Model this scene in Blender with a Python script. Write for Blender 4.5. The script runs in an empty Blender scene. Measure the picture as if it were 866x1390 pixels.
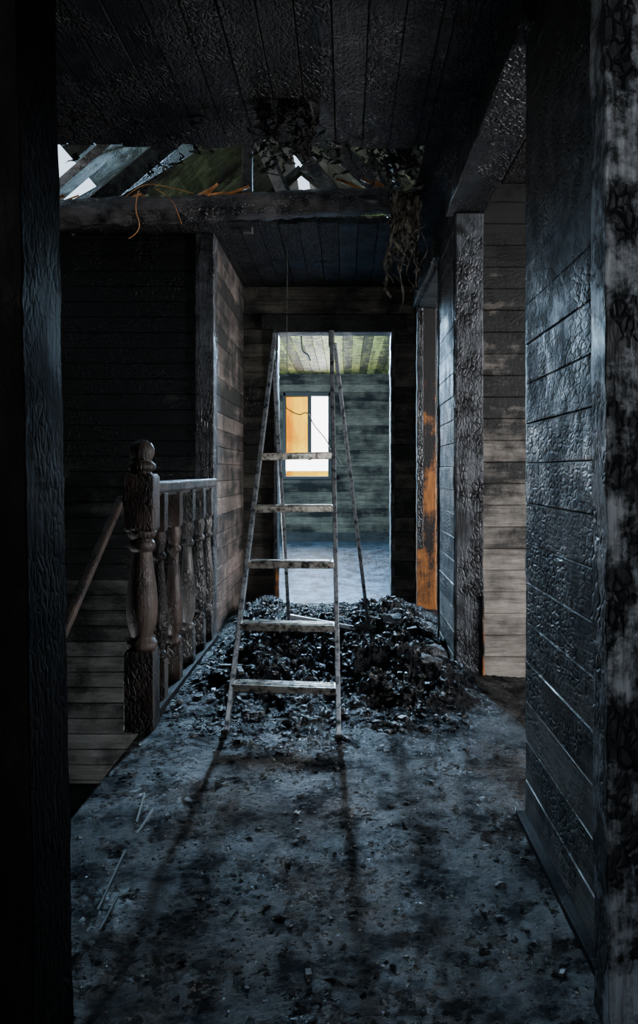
import bpy, math, random, bmesh
from mathutils import Vector, Matrix, noise
random.seed(7)
R = random.uniform
scene = bpy.context.scene
COL = scene.collection

# ------------------------------------------------------------------ materials
def newmat(name):
    m = bpy.data.materials.new(name); m.use_nodes = True
    nt = m.node_tree; nt.nodes.clear()
    out = nt.nodes.new('ShaderNodeOutputMaterial')
    b = nt.nodes.new('ShaderNodeBsdfPrincipled')
    nt.links.new(b.outputs[0], out.inputs[0])
    return m, nt, b
def ramp(nt, src, p0, p1, c0=(0,0,0,1), c1=(1,1,1,1)):
    r = nt.nodes.new('ShaderNodeValToRGB')
    r.color_ramp.elements[0].position = p0; r.color_ramp.elements[1].position = p1
    r.color_ramp.elements[0].color = c0; r.color_ramp.elements[1].color = c1
    nt.links.new(src, r.inputs[0]); return r.outputs[0]
def noisen(nt, vec, scale, detail=4, rough=.6):
    n = nt.nodes.new('ShaderNodeTexNoise'); n.inputs['Scale'].default_value = scale
    n.inputs['Detail'].default_value = detail; n.inputs['Roughness'].default_value = rough
    nt.links.new(vec, n.inputs['Vector']); return n.outputs['Fac']
def mapping(nt, sc):
    t = nt.nodes.new('ShaderNodeTexCoord'); mp = nt.nodes.new('ShaderNodeMapping')
    mp.inputs['Scale'].default_value = sc; nt.links.new(t.outputs['Object'], mp.inputs[0]); return mp.outputs[0]
def mix(nt, fac, a, b, mode='MIX'):
    m = nt.nodes.new('ShaderNodeMix'); m.data_type = 'RGBA'; m.blend_type = mode
    if isinstance(fac, (int, float)): m.inputs[0].default_value = fac
    else: nt.links.new(fac, m.inputs[0])
    for s, i in ((a, 6), (b, 7)):
        if isinstance(s, tuple): m.inputs[i].default_value = s
        else: nt.links.new(s, m.inputs[i])
    return m.outputs[2]
def math_(nt, op, a, b, clamp=False):
    m = nt.nodes.new('ShaderNodeMath'); m.operation = op; m.use_clamp = clamp
    for s, i in ((a, 0), (b, 1)):
        if isinstance(s, (int, float)): m.inputs[i].default_value = s
        else: nt.links.new(s, m.inputs[i])
    return m.outputs[0]

def wood(name, dark, light, lo, hi, run='y', crack=46, bump=.6, rlo=.3, rhi=.7, patch=1.6, rndw=.12, spec=.5, crackamt=1.0, zs=0.0, z0=1.2, bd=.008):
    """charred / sooty timber: grain, alligator cracking, tone that darkens with height (zs)"""
    m, nt, b = newmat(name)
    st = {'x': (.10, 1, 1), 'y': (1, .10, 1), 'z': (1, 1, .10)}[run]
    st2 = {'x': (.6, 1, 1), 'y': (1, .6, 1), 'z': (1, 1, .6)}[run]
    vg = mapping(nt, st); vu = mapping(nt, (1, 1, 1)); vc = mapping(nt, st2)
    grain = noisen(nt, vg, 70, 5, .65)
    big = noisen(nt, vu, patch, 7, .68)
    streak = noisen(nt, vg, 12, 6, .7)
    at = nt.nodes.new('ShaderNodeAttribute'); at.attribute_name = 'rnd'
    rn = math_(nt, 'MULTIPLY', math_(nt, 'SUBTRACT', at.outputs['Fac'], .5), rndw)
    mk = math_(nt, 'ADD', math_(nt, 'ADD', math_(nt, 'MULTIPLY', big, .6), math_(nt, 'MULTIPLY', streak, .4)), rn)
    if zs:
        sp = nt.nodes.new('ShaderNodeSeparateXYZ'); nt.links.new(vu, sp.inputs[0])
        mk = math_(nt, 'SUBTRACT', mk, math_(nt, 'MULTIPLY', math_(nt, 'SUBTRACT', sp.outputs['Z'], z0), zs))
    fac = ramp(nt, mk, lo, hi)
    base = mix(nt, fac, dark, light)
    g2 = ramp(nt, grain, .3, .72, (.45, .45, .45, 1), (1.35, 1.35, 1.35, 1))
    base = mix(nt, 1.0, base, g2, 'MULTIPLY')
    vo = nt.nodes.new('ShaderNodeTexVoronoi'); vo.feature = 'DISTANCE_TO_EDGE'; vo.inputs['Scale'].default_value = crack
    dn = nt.nodes.new('ShaderNodeTexNoise'); dn.inputs['Scale'].default_value = 30; nt.links.new(vc, dn.inputs['Vector'])
    dv = mix(nt, .03, vc, dn.outputs['Color'], 'ADD')
    nt.links.new(dv, vo.inputs['Vector'])
    ck = ramp(nt, vo.outputs['Distance'], 0.0, .2)
    inv = math_(nt, 'SUBTRACT', 1.0, fac)
    cm = ramp(nt, noisen(nt, vu, 3.1, 3), .36, .52)
    inv = math_(nt, 'MULTIPLY', math_(nt, 'MULTIPLY', inv, cm), crackamt)
    hgt = math_(nt, 'ADD', math_(nt, 'MULTIPLY', math_(nt, 'MULTIPLY', ck, inv), .9), math_(nt, 'MULTIPLY', grain, .5))
    bp = nt.nodes.new('ShaderNodeBump'); bp.inputs['Strength'].default_value = bump; bp.inputs['Distance'].default_value = bd
    nt.links.new(hgt, bp.inputs['Height']); nt.links.new(bp.outputs[0], b.inputs['Normal'])
    nt.links.new(base, b.inputs['Base Color'])
    rr = ramp(nt, noisen(nt, vu, 6, 5, .7), .38, .62, (rlo,)*3+(1,), (rhi,)*3+(1,))
    nt.links.new(rr, b.inputs['Roughness'])
    b.inputs['Specular IOR Level'].default_value = spec
    return m

K = (.004, .005, .006, 1)
M_char_y = wood('charred_wood_y', K, (.03, .032, .034, 1), .5, .72, 'y', rlo=.35, rhi=.8)
M_char_x = wood('charred_wood_x', K, (.025, .026, .026, 1), .5, .75, 'x', rlo=.4, rhi=.8)
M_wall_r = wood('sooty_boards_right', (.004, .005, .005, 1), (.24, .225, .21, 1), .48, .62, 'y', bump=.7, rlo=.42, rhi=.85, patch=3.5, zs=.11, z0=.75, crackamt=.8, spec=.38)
M_ceil = wood('charred_ceiling', (.004, .004, .005, 1), (.022, .022, .021, 1), .45, .7, 'y', bump=.9, rlo=.35, rhi=.7, bd=.012, spec=.35)
M_stairwall = wood('stairwell_boards', (.004, .005, .005, 1), (.10, .10, .09, 1), .45, .62, 'x', rlo=.45, rhi=.75, patch=5, zs=.10, z0=0, spec=.4)
M_room1 = wood('smoked_boards', (.008, .008, .007, 1), (.40, .35, .30, 1), .38, .62, 'x', bump=.3, rlo=.45, rhi=.75, rndw=.08, crackamt=.4, patch=4, zs=.14, z0=.7)
M_leftw = wood('smoked_boards_y', (.010, .009, .008, 1), (.18, .14, .12, 1), .43, .66, 'y', bump=.35, rlo=.5, rhi=.75, crackamt=.5, patch=4, zs=.06)
M_room2 = wood('smoked_boards_far', (.006, .006, .006, 1), (.14, .12, .09, 1), .42, .62, 'x', bump=.25, rlo=.6, rhi=.85, rndw=.10, crackamt=.3, patch=3, spec=.2)
M_part = wood('partition_boards', (.006, .007, .006, 1), (.12, .11, .085, 1), .45, .66, 'x', rlo=.5, rhi=.8, patch=5)
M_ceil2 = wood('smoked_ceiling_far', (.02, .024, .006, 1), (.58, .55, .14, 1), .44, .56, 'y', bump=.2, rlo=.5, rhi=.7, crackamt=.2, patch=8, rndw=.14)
M_post = wood('charred_post', (.003, .003, .004, 1), (.014, .010, .008, 1), .45, .7, 'z', rlo=.6, rhi=.9, spec=.10, crackamt=.5)
M_postr = wood('peeled_post', (.006, .008, .010, 1), (.34, .37, .40, 1), .49, .58, 'z', patch=10, bump=.8, rlo=.4, rhi=.75, bd=.008)
M_jamb = wood('charred_jamb', (.006, .007, .009, 1), (.11, .12, .135, 1), .46, .62, 'z', patch=8, rlo=.35, rhi=.75, bump=.9)
M_jambo = wood('raw_wood_jamb', (.020, .018, .018, 1), (.50, .19, .05, 1), .44, .54, 'z', patch=5, bump=.4, rlo=.4, rhi=.6, crackamt=.4, zs=.10, z0=.5)
M_newel = wood('scorched_brown_wood', (.006, .005, .005, 1), (.062, .044, .035, 1), .42, .62, 'z', patch=8, bump=.7, rlo=.4, rhi=.7, spec=.4)
M_bal = wood('scorched_grey_wood', (.007, .007, .007, 1), (.09, .084, .08, 1), .44, .62, 'z', patch=8, bump=.7, rlo=.3, rhi=.6, spec=.55)
M_log = wood('charred_log', (.005, .005, .006, 1), (.11, .10, .098, 1), .45, .59, 'x', patch=5, rlo=.28, rhi=.5, bump=.9, spec=.6)
M_raft = wood('charred_rafter', (.004, .004, .005, 1), (.10, .098, .095, 1), .46, .60, 'x', patch=6, rlo=.4, rhi=.7, bump=.9, spec=.35)
M_rubble = wood('rubble', (.003, .003, .004, 1), (.085, .08, .075, 1), .48, .70, 'x', patch=12, bump=1, rlo=.25, rhi=.85, rndw=.3)
M_fire = wood('orange_raw_wood', (.12, .045, .012, 1), (.65, .26, .06, 1), .4, .6, 'x', patch=9, bump=.2, crackamt=.1)

def floor_mat():
    m, nt, b = newmat('wet_sooty_floor')
    v = mapping(nt, (1, 1, 1))
    big = noisen(nt, v, 2.6, 7, .7); fine = noisen(nt, v, 170, 6, .75); med = noisen(nt, v, 42, 6, .7)
    base = mix(nt, ramp(nt, big, .42, .62), (.002, .003, .004, 1), (.008, .010, .013, 1))
    base = mix(nt, ramp(nt, fine, .66, .75), base, (.07, .07, .069, 1))
    nt.links.new(base, b.inputs['Base Color'])
    r = math_(nt, 'ADD', math_(nt, 'MULTIPLY', big, .5), math_(nt, 'MULTIPLY', med, .5))
    nt.links.new(ramp(nt, r, .42, .56, (.13,)*3+(1,), (.58,)*3+(1,)), b.inputs['Roughness'])
    nt.links.new(ramp(nt, noisen(nt, v, 6.5, 7, .75), .43, .60, (.03,)*3+(1,), (.6,)*3+(1,)), b.inputs['Specular IOR Level'])
    h = math_(nt, 'ADD', math_(nt, 'MULTIPLY', fine, .5), math_(nt, 'MULTIPLY', med, 1.0))
    bp = nt.nodes.new('ShaderNodeBump'); bp.inputs['Strength'].default_value = 1; bp.inputs['Distance'].default_value = .03
    nt.links.new(h, bp.inputs['Height']); nt.links.new(bp.outputs[0], b.inputs['Normal'])
    return m
M_floor = floor_mat()

def metal_mat():
    m, nt, b = newmat('sooty_aluminium')
    v = mapping(nt, (1, 1, 1)); n = noisen(nt, v, 28, 5, .65)
    base = mix(nt, ramp(nt, n, .36, .54), (.05, .06, .07, 1), (.50, .53, .56, 1))
    nt.links.new(base, b.inputs['Base Color'])
    b.inputs['Metallic'].default_value = .85
    nt.links.new(ramp(nt, n, .3, .7, (.45,)*3+(1,), (.25,)*3+(1,)), b.inputs['Roughness'])
    return m
M_alu = metal_mat()
def step_mat():
    m, nt, b = newmat('ladder_step_soot')
    v = mapping(nt, (1, 1, 1)); n = noisen(nt, v, 34, 6, .7)
    base = mix(nt, ramp(nt, n, .38, .56), (.035, .034, .03, 1), (.56, .52, .45, 1))
    nt.links.new(base, b.inputs['Base Color'])
    b.inputs['Metallic'].default_value = .6; b.inputs['Roughness'].default_value = .3
    return m
M_step = step_mat()
def plain(name, c, rough=.6, metal=0, n=.3):
    m, nt, b = newmat(name)
    v = mapping(nt, (1, 1, 1)); f = noisen(nt, v, 25, 4)
    d = tuple(x*(1-n) for x in c[:3])+(1,)
    nt.links.new(mix(nt, f, d, c), b.inputs['Base Color'])
    b.inputs['Roughness'].default_value = rough; b.inputs['Metallic'].default_value = metal
    return m
M_frame = plain('black_window_frame', (.015, .013, .011, 1))
M_wire = plain('burnt_wire', (.45, .18, .05, 1), .5)
M_wire2 = plain('dark_wire', (.05, .07, .05, 1), .5)
M_insul = wood('burnt_insulation', (.02, .018, .015, 1), (.36, .32, .25, 1), .43, .58, 'z', patch=16, bump=1, rlo=.8, rhi=.98, spec=.2)
M_insuld = wood('burnt_insulation_dark', (.004, .004, .004, 1), (.03, .028, .025, 1), .44, .62, 'z', patch=16, bump=1, rlo=.7, rhi=.95, spec=.2)
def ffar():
    m, nt, b = newmat('far_floor_painted_daylight')
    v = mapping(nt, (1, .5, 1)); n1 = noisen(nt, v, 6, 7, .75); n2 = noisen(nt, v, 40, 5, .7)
    nt.links.new(mix(nt, ramp(nt, n1, .42, .60), (.008, .014, .024, 1), (.12, .18, .26, 1)), b.inputs['Base Color'])  # blue window light on this floor is put into its base colour
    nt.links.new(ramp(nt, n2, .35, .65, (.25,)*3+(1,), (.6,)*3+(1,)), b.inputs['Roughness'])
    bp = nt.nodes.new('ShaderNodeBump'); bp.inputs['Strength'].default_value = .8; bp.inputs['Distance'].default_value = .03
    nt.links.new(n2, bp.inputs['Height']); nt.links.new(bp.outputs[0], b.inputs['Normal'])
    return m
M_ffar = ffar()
def transl():
    m, nt, b = newmat('yellow_board_translucent')
    v = mapping(nt, (1, 1, .6)); f = noisen(nt, v, 4, 4)
    c = mix(nt, ramp(nt, f, .38, .62), (.80, .42, .004, 1), (.95, .70, .02, 1))
    nt.links.new(c, b.inputs['Base Color']); b.inputs['Roughness'].default_value = .8; b.inputs['Specular IOR Level'].default_value = .1
    t = nt.nodes.new('ShaderNodeBsdfTranslucent'); nt.links.new(c, t.inputs[0])
    mx = nt.nodes.new('ShaderNodeMixShader'); mx.inputs[0].default_value = .19
    nt.links.new(b.outputs[0], mx.inputs[1]); nt.links.new(t.outputs[0], mx.inputs[2])
    out = [n for n in nt.nodes if n.type == 'OUTPUT_MATERIAL'][0]; nt.links.new(mx.outputs[0], out.inputs[0])
    return m
M_trans = transl()

# ------------------------------------------------------------------ mesh builder
class MB:
    def __init__(s): s.v = []; s.f = []; s.r = []
    def add(s, vs, fs, rnd=None):
        o = len(s.v); s.v += [tuple(x) for x in vs]
        r = R(0, 1) if rnd is None else rnd
        for f in fs: s.f.append(tuple(i+o for i in f)); s.r.append(r)
    def box(s, c, d, mat=None, rnd=None):
        hx, hy, hz = d[0]/2, d[1]/2, d[2]/2
        vs = [Vector((x, y, z)) for x in (-hx, hx) for y in (-hy, hy) for z in (-hz, hz)]
        if mat is not None: vs = [mat @ v for v in vs]
        c = Vector(c); vs = [v+c for v in vs]
        s.add(vs, [(0, 1, 3, 2), (4, 6, 7, 5), (0, 4, 5, 1), (2, 3, 7, 6), (0, 2, 6, 4), (1, 5, 7, 3)], rnd)
    def beam(s, p, q, w, h, up=Vector((0, 0, 1)), rnd=None):
        p = Vector(p); q = Vector(q); d = (q-p); L = d.length; d.normalize()
        sx = d.cross(up).normalized(); sz = sx.cross(d)
        M = Matrix((sx, d, sz)).transposed()
        s.box((p+q)/2, (w, L, h), M, rnd)
    def lathe(s, c, prof, n=20, square=False):
        if square: n = 4
        vs = []; fs = []
        for (r, z) in prof:
            for k in range(n):
                a = 2*math.pi*(k+.5)/n
                rr = r*math.sqrt(2) if square else r
                vs.append((c[0]+rr*math.cos(a), c[1]+rr*math.sin(a), c[2]+z))
        for i in range(len(prof)-1):
            for k in range(n):
                fs.append((i*n+k, i*n+(k+1) % n, (i+1)*n+(k+1) % n, (i+1)*n+k))
        fs.append(tuple(range(n-1, -1, -1))); fs.append(tuple((len(prof)-1)*n+k for k in range(n)))
        s.add(vs, fs)
    def obj(s, name, mat, parent=None, bevel=0, smooth=False):
        me = bpy.data.meshes.new(name); me.from_pydata(s.v, [], s.f); me.update()
        a = me.attributes.new('rnd', 'FLOAT', 'FACE'); a.data.foreach_set('value', s.r)
        me.materials.append(mat)
        if smooth:
            me.polygons.foreach_set('use_smooth', [True]*len(me.polygons))
            if smooth == 'angle':
                me.set_sharp_from_angle(angle=math.radians(50))
        o = bpy.data.objects.new(name, me); COL.objects.link(o)
        if parent: o.parent = parent
        if bevel:
            b = o.modifiers.new('bevel', 'BEVEL'); b.width = bevel; b.segments = 2; b.limit_method = 'ANGLE'
        return o
def empty(name, loc=(0, 0, 0)):
    e = bpy.data.objects.new(name, None); COL.objects.link(e); e.empty_display_size = .1; return e

AX = {'x': 0, 'y': 1, 'z': 2}
def planks(name, run, a0, a1, stack, b0, b1, fix, f0, f1, w, mat, holes=(), rag=0, parent=None, ch=.004, jit=.002):
    mb = MB()
    cuts = [b0]; nb = b0+w
    while nb < b1-.01: cuts.append(nb); nb += w
    cuts.append(b1)
    hc = sorted({h[k] for h in holes for k in (2, 3) if b0 < h[k] < b1})
    for i in range(len(cuts)-1):
        lo, hi = cuts[i], cuts[i+1]
        pts = [lo]+[c for c in hc if lo+.004 < c < hi-.004]+[hi]
        rnd = R(0, 1); j = R(-jit, jit)
        for k in range(len(pts)-1):
            p, q = pts[k], pts[k+1]; m = (p+q)/2
            segs = [(a0, a1)]
            for h in holes:
                if h[2] < m < h[3]:
                    ns = []
                    ra, rb = R(-rag, rag), R(-rag, rag)
                    for (s, e) in segs:
                        if h[1] <= s or h[0] >= e: ns.append((s, e)); continue
                        if s < h[0]: ns.append((s, h[0]+ra))
                        if e > h[1]: ns.append((h[1]+rb, e))
                    segs = ns
            for (s, e) in segs:
                if e-s < .005: continue
                cc = min(ch, (q-p)*.25); cd = cc*2
                prof = [(p, f0+cd), (p+cc, f0), (q-cc, f0), (q, f0+cd), (q, f1-cd), (q-cc, f1), (p+cc, f1), (p, f1-cd)]
                vs = []
                for a in (s, e):
                    for (b_, f_) in prof:
                        v = [0, 0, 0]; v[AX[run]] = a; v[AX[stack]] = b_; v[AX[fix]] = f_+j; vs.append(v)
                fs = [(n, (n+1) % 8, 8+(n+1) % 8, 8+n) for n in range(8)]+[tuple(range(7, -1, -1)), tuple(range(8, 16))]
                mb.add(vs, fs, rnd)
    o = mb.obj(name, mat, parent)
    bm = bmesh.new(); bm.from_mesh(o.data); bmesh.ops.recalc_face_normals(bm, faces=bm.faces); bm.to_mesh(o.data); bm.free()
    return o

H = 2.63
XR = .57; XR2 = .72
# ------------------------------------------------------------------ floor: boards under a lumpy ash crust
def mound(x, y):
    h = 0
    for (cx, cy, sx, sy, a) in ((-.40, 4.75, .30, .62, .13), (.05, 4.7, .35, .75, .07), (.36, 4.75, .28, .85, .10), (-.1, 5.8, .5, .6, .06), (.36, 5.9, .25, .5, .07), (.30, 4.05, .26, .42, .08), (-.45, 4.0, .32, .45, .05), (-.60, 5.9, .2, .5, .09), (.10, 3.75, .42, .5, .03)):
        h += a*math.exp(-((x-cx)/sx)**2-((y-cy)/sy)**2)
    return h
def hgt(x, y):
    h = mound(x, y)
    n = noise.fractal(Vector((x*6, y*6, 0)), 1, 2, 5)
    n2 = noise.fractal(Vector((x*30, y*30, 3)), .7, 2, 4)
    n3 = noise.noise(Vector((x*4, y*4, 8)))
    return max(h*(1+.8*n), 0)+(n2*.5+.5)*(.006+max(n3, 0)*.014+min(h*.4, .05))+.002
fl = MB()
for (x0, x1, y0, y1) in ((-2.8, 3.4, -2.6, 1.7), (-.87, 3.4, 1.7, 5.25), (-2.8, 3.4, 5.25, 6.76)):
    fl.box(((x0+x1)/2, (y0+y1)/2, -.1), (x1-x0, y1-y0, .2))
NXG, NYG = 340, 640
gx0, gx1, gy0, gy1 = -.86, 1.1, 1.50, 6.65
vs = []; fs = []
for j in range(NYG+1):
    for i in range(NXG+1):
        u = j/NYG
        x = gx0+(gx1-gx0)*i/NXG; y = gy0+(gy1-gy0)*(.55*u+.45*u*u)
        vs.append((x, y, hgt(x, y)*min(1, max(.05, (1.1-x)/.1))))
for j in range(NYG):
    for i in range(NXG):
        a = j*(NXG+1)+i; fs.append((a, a+1, a+NXG+2, a+NXG+1))
fl.add(vs, fs, .5)
flo = fl.obj('floor', M_floor, None, 0, 'angle')
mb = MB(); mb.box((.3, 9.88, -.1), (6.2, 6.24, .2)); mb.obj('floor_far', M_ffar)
mb = MB(); mb.box((-1.4, 3.5, -2.65), (2.8, 5, .1)); mb.obj('floor_lower', M_floor)

# ------------------------------------------------------------------ corridor walls
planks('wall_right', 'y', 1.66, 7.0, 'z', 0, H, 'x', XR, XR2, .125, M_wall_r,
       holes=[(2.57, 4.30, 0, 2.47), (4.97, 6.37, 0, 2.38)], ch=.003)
planks('wall_left', 'y', 5.33, 6.7, 'z', 0, H, 'x', -.97, -.85, .115, M_leftw)
planks('wall_stairwell_back', 'x', -2.4, -.86, 'z', -2.6, H, 'y', 5.25, 5.33, .10, M_stairwall)
planks('wall_stairwell_left', 'y', 1.5, 5.25, 'z', -2.6, H, 'x', -2.42, -2.3, .125, M_char_y, holes=[(3.5, 4.1, -1.2, -.6)])
planks('wall_stairwell_right', 'y', 1.5, 5.25, 'z', -2.6, -.2, 'x', -.87, -.8, .125, M_char_y)
planks('wall_stairwell_front', 'x', -2.4, -.8, 'z', -2.6, 0, 'y', 1.5, 1.6, .125, M_char_x)
planks('wall_partition', 'x', -.85, XR, 'z', 0, H, 'y', 6.70, 6.82, .12, M_part, holes=[(-.58, .38, 0, 2.275)])
planks('wall_partition_outer', 'x', -2.7, -.85, 'z', 0, H, 'y', 6.70, 6.82, .12, M_part)
planks('wall_partition_side', 'x', XR2, 3.3, 'z', 0, H, 'y', 6.70, 6.82, .12, M_room1)
planks('wall_side_room_back', 'x', XR2, 3.3, 'z', 0, H, 'y', 4.30, 4.42, .115, M_room1)
planks('wall_side_room_right', 'y', -2.5, 12.9, 'z', 0, H, 'x', 3.3, 3.4, .125, M_leftw, holes=[(2.1, 3.6, .5, 1.9), (4.8, 6.2, .8, 2.1)])
planks('wall_side_room_front', 'x', XR2, 3.3, 'z', 0, H, 'y', 1.52, 1.64, .125, M_part)
planks('wall_side_room_far_liner', 'x', XR2, 3.3, 'z', 0, H, 'y', 6.37, 6.45, .115, M_room1)
planks('wall_front', 'x', -2.7, 3.3, 'z', 0, H, 'y', 1.50, 1.60, .125, M_char_x, holes=[(-.62, .6, 0, 2.35), (.72, 3.3, 0, H)])
planks('wall_back', 'x', -2.8, 3.4, 'z', 0, H, 'y', -2.6, -2.5, .125, M_part, holes=[(-1.2, .4, .9, 2.2)])  # opening added to let in the rear fill
planks('wall_back_left', 'y', -2.6, 1.5, 'z', 0, H, 'x', -2.8, -2.7, .125, M_part)
planks('wall_far', 'x', -2.7, 2.3, 'z', 0, H, 'y', 12.70, 12.82, .13, M_room2, holes=[(-.99, -.20, .98, 2.34)])
planks('wall_far_left', 'y', 5.33, 12.8, 'z', 0, H, 'x', -2.8, -2.7, .13, M_part, holes=[(8.0, 10.4, .9, 2.2)])
planks('wall_far_right', 'y', 6.82, 12.8, 'z', 0, H, 'x', 2.2, 2.3, .13, M_room2)
mb = MB(); mb.box((-.2, 12.68, .07), (4.8, .03, .14)); mb.obj('baseboard_far', M_char_x)

# ------------------------------------------------------------------ ceilings
planks('ceiling', 'y', -2.6, 6.75, 'x', -2.8, 3.4, 'z', H, H+.035, .125, M_ceil,
       holes=[(3.82, 4.98, -2.4, .37)], rag=.035)
planks('ceiling_far', 'y', 6.75, 12.8, 'x', -2.8, 2.3, 'z', H, H+.035, .12, M_ceil2, holes=[(7.0, 8.6, -.40, -.16)], rag=.03)  # slot behind the lintel is added, unseen, to let the shadow light through

# ------------------------------------------------------------------ attic / roof
attic = empty('attic_roof')
RX, RZ = -.55, 4.75
mb = MB()
for i, y in enumerate([3.3, 4.3, 5.3, 6.3, 7.4, 8.6, 9.8, 11.0]):
    mb.beam((-3.3, y, 2.35), (RX, y, RZ), .07, .17, Vector((0, 1, 0)))
    mb.beam((2.2, y, 2.5), (RX, y, RZ), .07, .17, Vector((0, 1, 0)))
    if i in (2, 4, 6): mb.beam((-2.2, y+.07, 3.5), (1.2, y+.07, 3.5), .05, .13, Vector((0, 1, 0)))
mb.beam((-.62, 5.1, 2.6), (-.62, 5.1, 4.7), .06, .06, Vector((0, 1, 0)))
mb.beam((-2.3, 5.6, 2.66), (-1.3, 6.9, 3.9), .05, .14)
mb.beam((-1.8, 5.2, 2.66), (-1.0, 6.2, 3.9), .04, .12)
mb.beam((-.3, 5.4, 2.7), (-.75, 6.0, 3.8), .04, .10)
mb.beam((.45, 5.2, 2.7), (-.35, 5.9, 3.7), .04, .12)
mb.beam((.15, 5.5, 2.7), (-.5, 5.8, 3.6), .04, .09)
mb.beam((.30, 5.2, 2.7), (.10, 5.6, 3.5), .03, .05)
mb.beam((.38, 5.3, 2.7), (.28, 5.7, 3.5), .03, .05)
mb.obj('rafters', M_raft, attic, .004)
mb = MB()
def sheath(x0, z0, x1, z1, skip, part=()):
    n = 22
    for i in range(n):
        if i in skip: continue
        t0 = (i-.01)/n; t1 = (i+1.01)/n
        dx, dz = x1-x0, z1-z0
        L = math.hypot(dx, dz); nx, nz = -dz/L, dx/L
        if nz < 0: nx, nz = -nx, -nz
        o = .11+(.004 if i % 2 else 0)
        a = (x0+dx*t0+nx*o, z0+dz*t0+nz*o); b = (x0+dx*t1+nx*o, z0+dz*t1+nz*o)
        c = (b[0]+nx*.025, b[1]+nz*.025); d = (a[0]+nx*.025, a[1]+nz*.025)
        vs = [(p[0], y, p[1]) for y in (2.6, 12.9 if i not in part else part[i]) for p in (a, b, c, d)]
        mb.add(vs, [(0, 1, 5, 4), (1, 2, 6, 5), (2, 3, 7, 6), (3, 0, 4, 7), (0, 3, 2, 1), (4, 5, 6, 7)])
sheath(-3.3, 2.35, RX, RZ, {5, 6, 8, 9}, {11: 8.4})
sheath(2.4, 2.4, RX, RZ, {9}, {})
mb.obj('roof_boards', M_raft, attic)
planks('wall_gable', 'x', -3.4, 2.4, 'z', H+.04, 4.9, 'y', 12.82, 12.9, .15, M_char_x, parent=attic)
planks('wall_gable_front', 'x', -3.4, 2.4, 'z', H+.04, 4.9, 'y', 2.5, 2.6, .15, M_char_x, parent=attic)

# fallen log beam across the corridor
mb = MB()
segs = 90; n = 28; vs = []; fs = []
for i in range(segs+1):
    t = i/segs; x = -1.84+2.18*t; zc = 2.63+.095*t
    for k in range(n):
        a = 2*math.pi*k/n
        r = .084-.012*t+.016*(noise.noise(Vector((x*3, math.cos(a)*1.3, math.sin(a)*1.3)))) + .012*noise.fractal(Vector((x*14, math.cos(a)*3, math.sin(a)*3)), 1, 2, 3)
        vs.append((x, 4.84+r*math.cos(a), zc+r*math.sin(a)))
for i in range(segs):
    for k in range(n): fs.append((i*n+k, (i+1)*n+k, (i+1)*n+(k+1) % n, i*n+(k+1) % n))
fs.append(tuple(range(n))); fs.append(tuple(segs*n+k for k in range(n-1, -1, -1)))
logp = empty('fallen_log')
mb.add(vs, fs, .6); mb.obj('log', M_log, logp, 0, True)
mb = MB()
for k in range(9):
    x = R(-1.8, -.6); mb.beam((x, 4.82+R(-.05, .05), 2.68+.05*(x+1.8)), (x+R(.06, .2), 4.82+R(-.05, .05), 2.72+.05*(x+1.8)+R(-.01, .03)), .006, R(.008, .018))
for k in range(5):
    x = R(.05, .3); mb.beam((x, 4.82, 2.77), (x-R(.05, .2), 4.80, 2.80+R(0, .04)), .006, .015)
mb.obj('splinters', M_fire, logp)

mb = MB()
mb.box((.63, 3.4, 2.53), (.20, 1.9, .13)); mb.box((.55, 5.67, 2.45), (.05, 1.6, .12))
mb.obj('trim_1', M_ceil, None, .006)

# ------------------------------------------------------------------ door frames
def vpost(name, x0b, x1b, x0t, x1t, y0, y1, z0, z1, mat, bevel=.006, wob=.004, parent=None):
    mb = MB(); vs = []; fs = []; n = 60
    for i in range(n+1):
        t = i/n; z = z0+(z1-z0)*t
        w1 = noise.fractal(Vector((z*9, 1, x0b)), 1, 2, 4)*wob; w2 = noise.fractal(Vector((z*9, 5, x0b)), 1, 2, 4)*wob
        a = x0b+(x0t-x0b)*t+w1; b = x1b+(x1t-x1b)*t+w2
        vs += [(a, y0, z), (b, y0, z), (b, y1, z), (a, y1, z)]
    for i in range(n):
        for k in range(4): fs.append((i*4+k, i*4+(k+1) % 4, (i+1)*4+(k+1) % 4, (i+1)*4+k))
    fs += [(3, 2, 1, 0), tuple(n*4+k for k in range(4))]
    mb.add(vs, fs, .5); return mb.obj(name, mat, parent, bevel)
df = empty('door_frame')
vpost('jamb_left', -.66, -.537, -.66, -.578, 1.40, 1.60, 0, 2.4, M_post, parent=df)
vpost('casing_left', -.80, -.60, -.80, -.62, 1.36, 1.40, 0, 2.4, M_post, parent=df)
vpost('jamb_right', .505, .62, .498, .62, 1.56, 1.66, 0, 2.4, M_postr, parent=df)
vpost('casing_right', .575, .72, .575, .72, 1.46, 1.56, 0, 2.4, M_postr, parent=df)
mb = MB(); mb.box((0, 1.5, 2.38), (1.3, .2, .12)); mb.obj('head', M_post, df, .006)
d1 = empty('door_frame')
vpost('jamb_far', .575, .722, .575, .722, 4.26, 4.30, 0, 2.46, M_jamb, parent=d1)
vpost('jamb_near', .575, .72, .575, .72, 2.57, 2.60, 0, 2.46, M_jamb, parent=d1)
vpost('raw_edge', .714, .724, .714, .724, 4.245, 4.262, 0, .45, M_jambo, .002, .004, d1)
d2 = empty('door_frame')
vpost('jamb_far', .55, .705, .55, .705, 6.33, 6.37, 0, 2.38, M_jambo, parent=d2)
vpost('jamb_stop', .55, .60, .55, .60, 6.30, 6.33, .5, 2.38, M_jamb, parent=d2)
vpost('jamb_near', .56, .72, .56, .72, 4.97, 5.0, 0, 2.38, M_jamb, parent=d2)
d3 = empty('door_frame')
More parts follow.
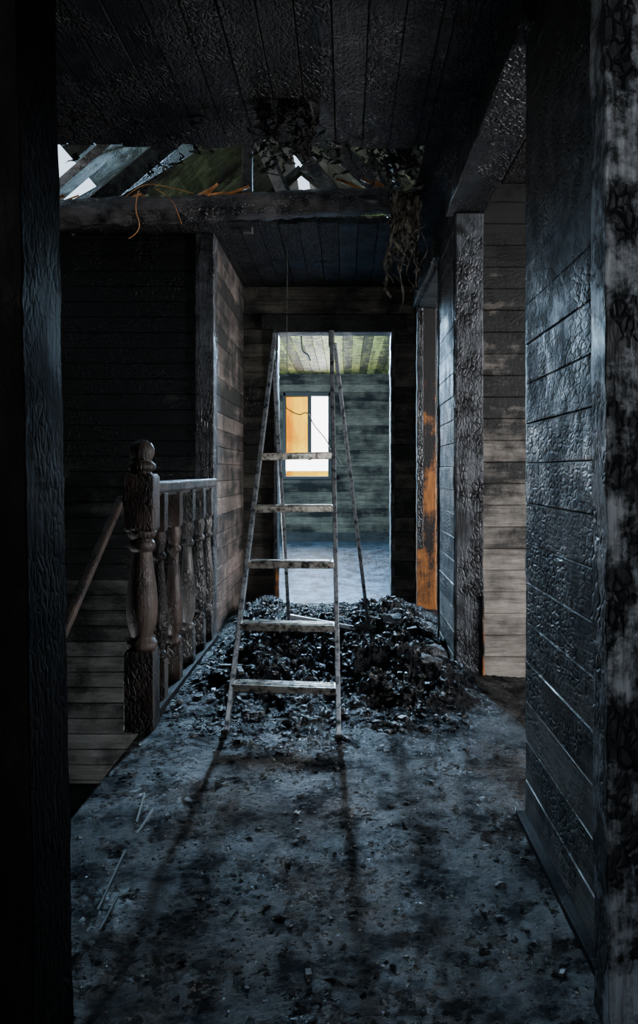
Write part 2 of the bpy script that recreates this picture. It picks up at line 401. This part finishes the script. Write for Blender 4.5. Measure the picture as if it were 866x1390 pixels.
vpost('casing_left', -.60, -.565, -.60, -.565, 6.66, 6.86, 0, 2.275, M_jamb, parent=d3)
vpost('casing_right', .365, .40, .365, .40, 6.66, 6.86, 0, 2.275, M_jamb, parent=d3)
mb = MB(); mb.box((-.1, 6.76, 2.26), (.96, .2, .03)); mb.box((-.1, 6.68, 2.33), (1.2, .03, .12)); mb.obj('head', M_char_x, d3, .004)
vpost('trim_2', -.97, -.85, -.97, -.85, 5.20, 5.33, 0, H, M_jamb)
vpost('trim_3', -.58+.0, -.55, -.58, -.55, 6.62, 6.66, 0, .35, M_jambo)
mb = MB(); mb.box((.553, 2.1, .012), (.03, .95, .024)); mb.obj('baseboard_right', M_post, None, .004)

# ------------------------------------------------------------------ far window
w = empty('window_1')
mb = MB()
x0, x1, z0, z1 = -.99, -.20, .98, 2.34; Y = 12.74
for (c, d) in (((x0+.02, Y, (z0+z1)/2), (.05, .14, z1-z0)), ((x1-.04, Y, (z0+z1)/2), (.09, .14, z1-z0)),
               (((x0+x1)/2, Y, z1-.03), (x1-x0, .14, .07)), (((x0+x1)/2, Y, z0+.02), (x1-x0+.1, .2, .05)),
               ((-.575, Y, (z0+z1)/2+.15), (.06, .10, z1-z0-.3)), (((x0+x1)/2, Y, z0+.34), (x1-x0, .10, .06))):
    mb.box(c, d)
mb.obj('frame', M_frame, w, .006)
mb = MB()
for i in range(2):
    mb.box((-.88+i*.196, 12.88, 1.85), (.195, .02, 1.0))
mb.box((-.60, 12.90, 1.06), (.80, .02, .10))
mb.obj('yellow_boarding', M_trans, w)

def winframe_x(name, x, y0, y1, z0, z1):
    mb = MB(); ym, zm = (y0+y1)/2, (z0+z1)/2
    for (c, d) in (((x, y0+.03, zm), (.12, .06, z1-z0)), ((x, y1-.03, zm), (.12, .06, z1-z0)), ((x, ym, zm), (.10, .05, z1-z0)),
                   ((x, ym, z0+.03), (.12, y1-y0, .06)), ((x, ym, z1-.03), (.12, y1-y0, .06))): mb.box(c, d)
    mb.obj(name, M_frame, None, .005)
winframe_x('window_2', 3.35, 2.1, 3.6, .5, 1.9)
winframe_x('window_3', 3.35, 4.8, 6.2, .8, 2.1)
winframe_x('window_4', -2.75, 8.0, 10.4, .9, 2.2)
winframe_x('window_5', -2.36, 3.5, 4.1, -1.2, -.6)

# ------------------------------------------------------------------ railing
rail = empty('stair_railing')
NX, NY = -.872, 3.46
mb = MB()
mb.lathe((NX, NY, 0), [(.062, 0), (.062, .33), (.056, .345)], square=True)
mb.lathe((NX, NY, 0), [(.055, .34), (.064, .352), (.064, .372), (.052, .385), (.044, .395), (.050, .415), (.060, .45), (.066, .50), (.067, .54), (.062, .60), (.052, .67), (.045, .73),
                       (.043, .76), (.054, .77), (.058, .785), (.054, .80), (.045, .81), (.058, .825), (.062, .84), (.062, .85)], 28)
mb.lathe((NX, NY, 0), [(.054, .845), (.062, .858), (.062, 1.075), (.054, 1.09)], square=True)
mb.lathe((NX, NY, 0), [(.046, 1.085), (.040, 1.10), (.056, 1.108), (.060, 1.122), (.054, 1.135), (.040, 1.145), (.044, 1.155), (.053, 1.175), (.052, 1.20), (.040, 1.22), (.020, 1.233), (.004, 1.236)], 28)
mb.obj('newel_post', M_newel, rail, .003, 'angle')
for i, (y, s) in enumerate(((3.76, 1), (4.10, 1), (4.45, 1), (4.78, 1), (5.06, 1))):
    mb = MB(); c = (-.872, y, 0)
    mb.lathe(c, [(.038, .05), (.038, .22), (.032, .235)], square=True)
    mb.lathe(c, [(.032, .23), (.040, .242), (.038, .26), (.026, .275), (.034, .30), (.044, .35), (.046, .41), (.040, .49), (.031, .58), (.025, .66), (.024, .69),
                 (.035, .70), (.036, .715), (.026, .73), (.032, .755), (.037, .79), (.032, .82), (.038, .83)], 20)
    mb.lathe(c, [(.034, .825), (.038, .84), (.038, 1.0)], square=True)
    mb.obj('baluster_%d' % (i+1), M_newel if i < 2 else M_bal, rail, .002, 'angle')
mb = MB(); mb.beam((-.872, 3.5, 1.03), (-.872, 5.22, 1.03), .085, .05); mb.beam((-.872, 3.5, 1.0), (-.872, 5.22, 1.0), .05, .03)
mb.obj('top_rail', M_bal, rail, .01)
mb = MB(); mb.beam((-.872, 3.5, .03), (-.872, 5.22, .03), .10, .05); mb.obj('bottom_rail', M_post, rail, .006)
mb = MB(); mb.beam((-.955, 3.44, .985), (-.955, 2.1, .18), .035, .035); mb.obj('sloping_handrail', M_newel, rail, .01)
mb = MB()
for i in range(8):
    y = 3.2-.2*i; z = -.2-.19*i
    mb.box((-1.58, y, z), (1.36, .26, .04)); mb.box((-1.58, y-.10, z-.10), (1.36, .02, .18))
mb.obj('staircase', M_stairwall, None, .004)

# ------------------------------------------------------------------ ladder
lad = empty('step_ladder')
FL, FR = Vector((-.500, 3.36, .0)), Vector((-.030, 3.29, .0))
TL, TR = Vector((-.352, 4.00, 1.775)), Vector((-.073, 3.99, 1.785))
BL, BR = Vector((-.333, 4.75, .18)), Vector((.142, 4.75, .09))
mb = MB()
def rail_(p, q, w=.020, d=.045):
    mb.beam(p, q, w, d, Vector((0, 1, 0)))
rail_(FL, TL); rail_(FR, TR)
mb.obj('front_rails', M_alu, lad, .003)
mb = MB(); rail_(TL+Vector((-.012, .03, -.05)), BL, .020, .026); rail_(TR+Vector((.016, .03, -.05)), BR, .020, .026)
mb.obj('rear_rails', M_alu, lad, .003)
mb = MB()
a = BL.lerp(TL, .05); b = BR.lerp(TR, .05); mb.beam(a, b, .02, .022)
mb.obj('rear_brace', M_alu, lad, .002)
mb = MB()
for t in (.1135, .248, .392, .528, .662):
    a = FL.lerp(TL, t); b = FR.lerp(TR, t); c = (a+b)/2; L = (b-a).length
    ang = math.atan2(b.y-a.y, b.x-a.x); M = Matrix.Rotation(ang, 3, 'Z')
    tilt = -math.atan2(b.z-a.z, b.x-a.x)
    M = M @ Matrix.Rotation(tilt, 3, 'Y')
    mb.box(c+Vector((0, .01, 0)), (L-.015, .085, .010), M)
    mb.box(c+Vector((0, -.03, -.010)), (L-.015, .006, .028), M)
    mb.box(c+Vector((0, .05, -.010)), (L-.015, .006, .024), M)
    for k in range(4):
        mb.box(c+Vector((0, -.018+.018*k, .007)), (L-.03, .006, .005), M)
mb.obj('steps', M_step, lad, .0015)
mb = MB()
for P in (TL, TR):
    mb.box(P+Vector((0, .02, -.03)), (.028, .06, .08))
for P in (FL, FR, BL, BR): mb.box(P+Vector((0, 0, .015)), (.032, .052, .04))
mb.obj('hinges_and_feet', M_frame, lad, .004)

# ------------------------------------------------------------------ debris
deb = empty('debris_pile')
bm = bmesh.new(); bmesh.ops.create_icosphere(bm, subdivisions=2, radius=1)
icov = [v.co.copy() for v in bm.verts]; icof = [tuple(v.index for v in f.verts) for f in bm.faces]; bm.free()
def rock(mb, c, s):
    o = Vector((R(0, 99), R(0, 99), 0)); sc = Vector((R(.6, 1.4), R(.6, 1.4), R(.4, .9)))*s
    out = []
    for v in icov:
        k = 1+.9*noise.noise(v*1.9+o); out.append(Vector((v.x*sc.x, v.y*sc.y, v.z*sc.z))*k+Vector(c))
    mb.add(out, icof)
mb = MB(); cnt = 0
while cnt < 4400:
    x, y = R(-.78, .52), R(3.1, 6.6)
    if R(0, .12) > mound(x, y)+.03*(y > 3.4)+.012: continue
    cnt += 1
    h = hgt(x, y)
    s = .004+.016*R(0, 1)**3
    if R(0, 1) < .8: rock(mb, (x, y, h+s*.1), s)
    else:
        M = Matrix.Rotation(R(0, 3.14), 3, 'Z') @ Matrix.Rotation(R(-.5, .5), 3, 'X') @ Matrix.Rotation(R(-.4, .4), 3, 'Y')
        mb.box((x, y, h+.002), (R(.015, .06), R(.006, .016), R(.004, .010)), M)
for k in range(18):
    x, y = R(-.6, .40), R(3.8, 6.2); M = Matrix.Rotation(R(0, 3.14), 3, 'Z') @ Matrix.Rotation(R(-.3, .3), 3, 'Y')
    mb.box((x, y, hgt(x, y)+.015), (R(.10, .24), R(.02, .04), R(.01, .02)), M)
mb.obj('char_fragments', M_rubble, deb, 0, 'angle')
mb = MB()
for (x, y, s) in ((.44, 4.08, .075), (.37, 4.00, .045), (.46, 4.26, .06), (.34, 4.15, .04), (.12, 4.7, .05), (-.45, 4.6, .05), (-.25, 4.9, .05), (.3, 4.9, .06), (.1, 5.6, .05)):
    rock(mb, (x, y, hgt(x, y)+s*.1), s)
mb.obj('plaster_lumps', wood('ash_lump', (.015, .017, .02, 1), (.15, .16, .17, 1), .43, .60, 'x', patch=18, bump=1, rlo=.5, rhi=.9), deb, 0, 'angle')
mb = MB()
for k in range(900):
    x, y = R(-.80, .50), R(1.7, 3.9)
    s = R(.002, .006) if R(0, 1) < .95 else R(.007, .012)
    z = hgt(x, y)
    if R(0, 1) < .6: mb.box((x, y, z+s*.2), (s*2, s*R(.6, 1.6), s), Matrix.Rotation(R(0, 3), 3, 'Z'))
    else: rock(mb, (x, y, z+s*.2), s)
mb.obj('crumbs', M_rubble, deb)
mb = MB()
for k in range(120):
    x, y = R(-.78, .50), R(1.7, 3.6); s = R(.0012, .003)
    mb.box((x, y, hgt(x, y)+s*.3), (s*2, s*1.5, s), Matrix.Rotation(R(0, 3), 3, 'Z'))
mb.obj('pale_chips', plain('pale_chips', (.45, .36, .26, 1), .7), deb)
mb = MB()
for (x, y, a, L) in ((-.62, 2.15, 1.62, .30), (-.62, 2.5, 1.5, .16), (-.58, 1.98, 1.55, .14), (-.66, 2.6, 1.7, .2)):
    d = Vector((math.cos(a), math.sin(a), 0))*L/2; p = Vector((x, y, .018)); mb.beam(p-d, p+d+Vector((0, 0, .006)), .005, .005)
mb.obj('twigs', plain('grey_stick', (.16, .16, .16, 1), .6), deb)

# ------------------------------------------------------------------ hanging insulation & wires
def ribbons(name, cx, cy, zt, n, spread, lmin, lmax, wmax, mat):
    mb = MB()
    for k in range(n):
        x, y, z = cx+R(-spread, spread), cy+R(-spread, spread)*.7, zt
        L = R(lmin, lmax); wv = R(.006, wmax); a = R(0, 3.14); o = R(0, 99); m = 36; vs = []
        for i in range(m+1):
            t = i/m
            px = x+.10*noise.noise(Vector((o, t*3, 0)))*t*1.5; py = y+.08*noise.noise(Vector((o, t*3, 9)))*t
            ww = wv*(1-t*.7)*(1+1.6*noise.noise(Vector((o, t*30, 4)))); aa = a+2.2*noise.noise(Vector((o, t*2, 7)))
            dx, dy = math.cos(aa)*ww, math.sin(aa)*ww
            jz = .014*noise.noise(Vector((o, t*40, 14)))
            vs += [(px-dx, py-dy, z-L*t+jz), (px+dy*.6, py-dx*.6, z-L*t), (px+dx, py+dy, z-L*t+.01-jz)]
        fs = []
        for i in range(m):
            for q in (0, 1): fs.append((i*3+q, i*3+q+1, i*3+q+4, i*3+q+3))
        mb.add(vs, fs)
    return mb.obj(name, mat)
ribbons('hanging_insulation', .34, 4.55, 2.66, 30, .09, .2, .66, .032, M_insul)
ribbons('hanging_insulation', -.25, 3.4, 2.65, 26, .12, .05, .26, .02, M_insuld)
ribbons('hanging_insulation', -.1, 3.85, 2.68, 26, .28, .04, .16, .02, M_insuld)
ribbons('hanging_insulation', .25, 4.0, 2.68, 22, .12, .06, .22, .02, M_insuld)
ribbons('hanging_insulation', -.9, 3.8, 2.68, 24, .6, .03, .10, .02, M_insuld)

def wire(name, pts, r, mat):
    c = bpy.data.curves.new(name, 'CURVE'); c.dimensions = '3D'; c.bevel_depth = r; c.bevel_resolution = 2
    s = c.splines.new('NURBS'); s.points.add(len(pts)-1)
    for p, q in zip(s.points, pts): p.co = (*q, 1)
    s.use_endpoint_u = True; s.order_u = 3
    c.materials.append(mat); o = bpy.data.objects.new(name, c); COL.objects.link(o)
wire('loose_wire', [(-1.22, 4.76, 2.75), (-1.24, 4.73, 2.64), (-1.20, 4.73, 2.54), (-1.23, 4.73, 2.48), (-1.27, 4.73, 2.46)], .003, M_wire)
wire('loose_wire', [(-1.12, 4.76, 2.76), (-1.02, 4.73, 2.70), (-.98, 4.73, 2.60), (-.96, 4.73, 2.54)], .002, M_wire)
wire('loose_wire', [(-1.3, 4.78, 2.72), (-1.2, 4.74, 2.79), (-1.05, 4.74, 2.77), (-.9, 4.78, 2.74)], .002, M_wire)
wire('hanging_cord', [(-.40, 5.5, 2.64), (-.40, 5.5, 2.4), (-.405, 5.5, 2.0), (-.40, 5.5, 1.75)], .002, M_wire2)
wire('dangling_bulb_cord', [(-.5, 9.0, 2.63), (-.5, 9.0, 2.5), (-.48, 9.0, 2.42), (-.42, 9.0, 2.40), (-.40, 9.0, 2.33)], .009, M_frame)
wire('window_cable', [(-.95, 12.6, 2.1), (-.75, 12.6, 1.95), (-.6, 12.6, 2.05), (-.5, 12.6, 1.8), (-.3, 12.6, 1.6), (-.1, 12.6, 1.2)], .009, M_frame)

# ------------------------------------------------------------------ lights
def area(name, loc, aim, sx, sy, power, col):
    l = bpy.data.lights.new(name, 'AREA'); l.shape = 'RECTANGLE'; l.size = sx; l.size_y = sy; l.energy = power; l.color = col
    o = bpy.data.objects.new(name, l); COL.objects.link(o); o.location = loc
    o.rotation_euler = (Vector(aim)-Vector(loc)).to_track_quat('-Z', 'Y').to_euler()
BL_ = (.45, .72, 1.0)
area('far_window_daylight', (-.6, 13.6, 1.8), (-.6, 12, 1.5), 2.2, 2.4, 600, (.97, .98, 1))
area('far_slot_added_light', (-.28, 7.9, 2.85), (-.28, 5.5, 1.0), .12, 1.3, 700, BL_)  # added lamp above the unseen slot, narrow to throw the ladder leg shadows
area('far_side_window_daylight', (-2.95, 9.2, 1.6), (0, 9.6, .3), 2.3, 1.2, 800, (.42, .72, 1))
area('side_room_window_daylight', (3.5, 2.85, 1.2), (1.0, 4.0, .5), 1.4, 1.3, 180, (.95, .96, 1))
area('side_room_far_window_daylight', (3.5, 5.5, 1.45), (.8, 5.8, 1.0), 1.3, 1.2, 240, (.97, .97, 1))
area('lower_window_daylight', (-2.5, 3.8, -.9), (-1.2, 4.8, -.6), .55, .55, 75, (.88, .94, 1))
area('rear_added_fill', (-.4, -2.7, 1.6), (.1, 2, 1.1), 1.5, 1.2, 18, (.80, .88, 1))  # unseen fill added behind the camera to brighten the post fronts

# overcast sky: bright haze at the horizon, deeper overhead
wd = bpy.data.worlds.new('World'); scene.world = wd; wd.use_nodes = True
wt = wd.node_tree; bg = wt.nodes['Background']
g = wt.nodes.new('ShaderNodeTexCoord'); sp = wt.nodes.new('ShaderNodeSeparateXYZ'); wt.links.new(g.outputs['Generated'], sp.inputs[0])
cr = wt.nodes.new('ShaderNodeValToRGB'); wt.links.new(sp.outputs['Z'], cr.inputs[0])
cr.color_ramp.elements[0].position = .10; cr.color_ramp.elements[0].color = (1, 1, 1, 1)
cr.color_ramp.elements[1].position = .28; cr.color_ramp.elements[1].color = (.18, .23, .28, 1)
wt.links.new(cr.outputs[0], bg.inputs[0]); bg.inputs[1].default_value = 8

# ------------------------------------------------------------------ camera
cam = bpy.data.cameras.new('camera'); co = bpy.data.objects.new('camera', cam); COL.objects.link(co)
co.location = (0, 0, 1.1); co.rotation_euler = (math.pi/2, 0, 0)
cam.sensor_fit = 'VERTICAL'; cam.sensor_height = 36; cam.sensor_width = 36*866/1390
cam.lens = 1100*36/1390
cam.shift_x = -37/1390; cam.shift_y = -55/1390
cam.clip_start = .02
scene.camera = co
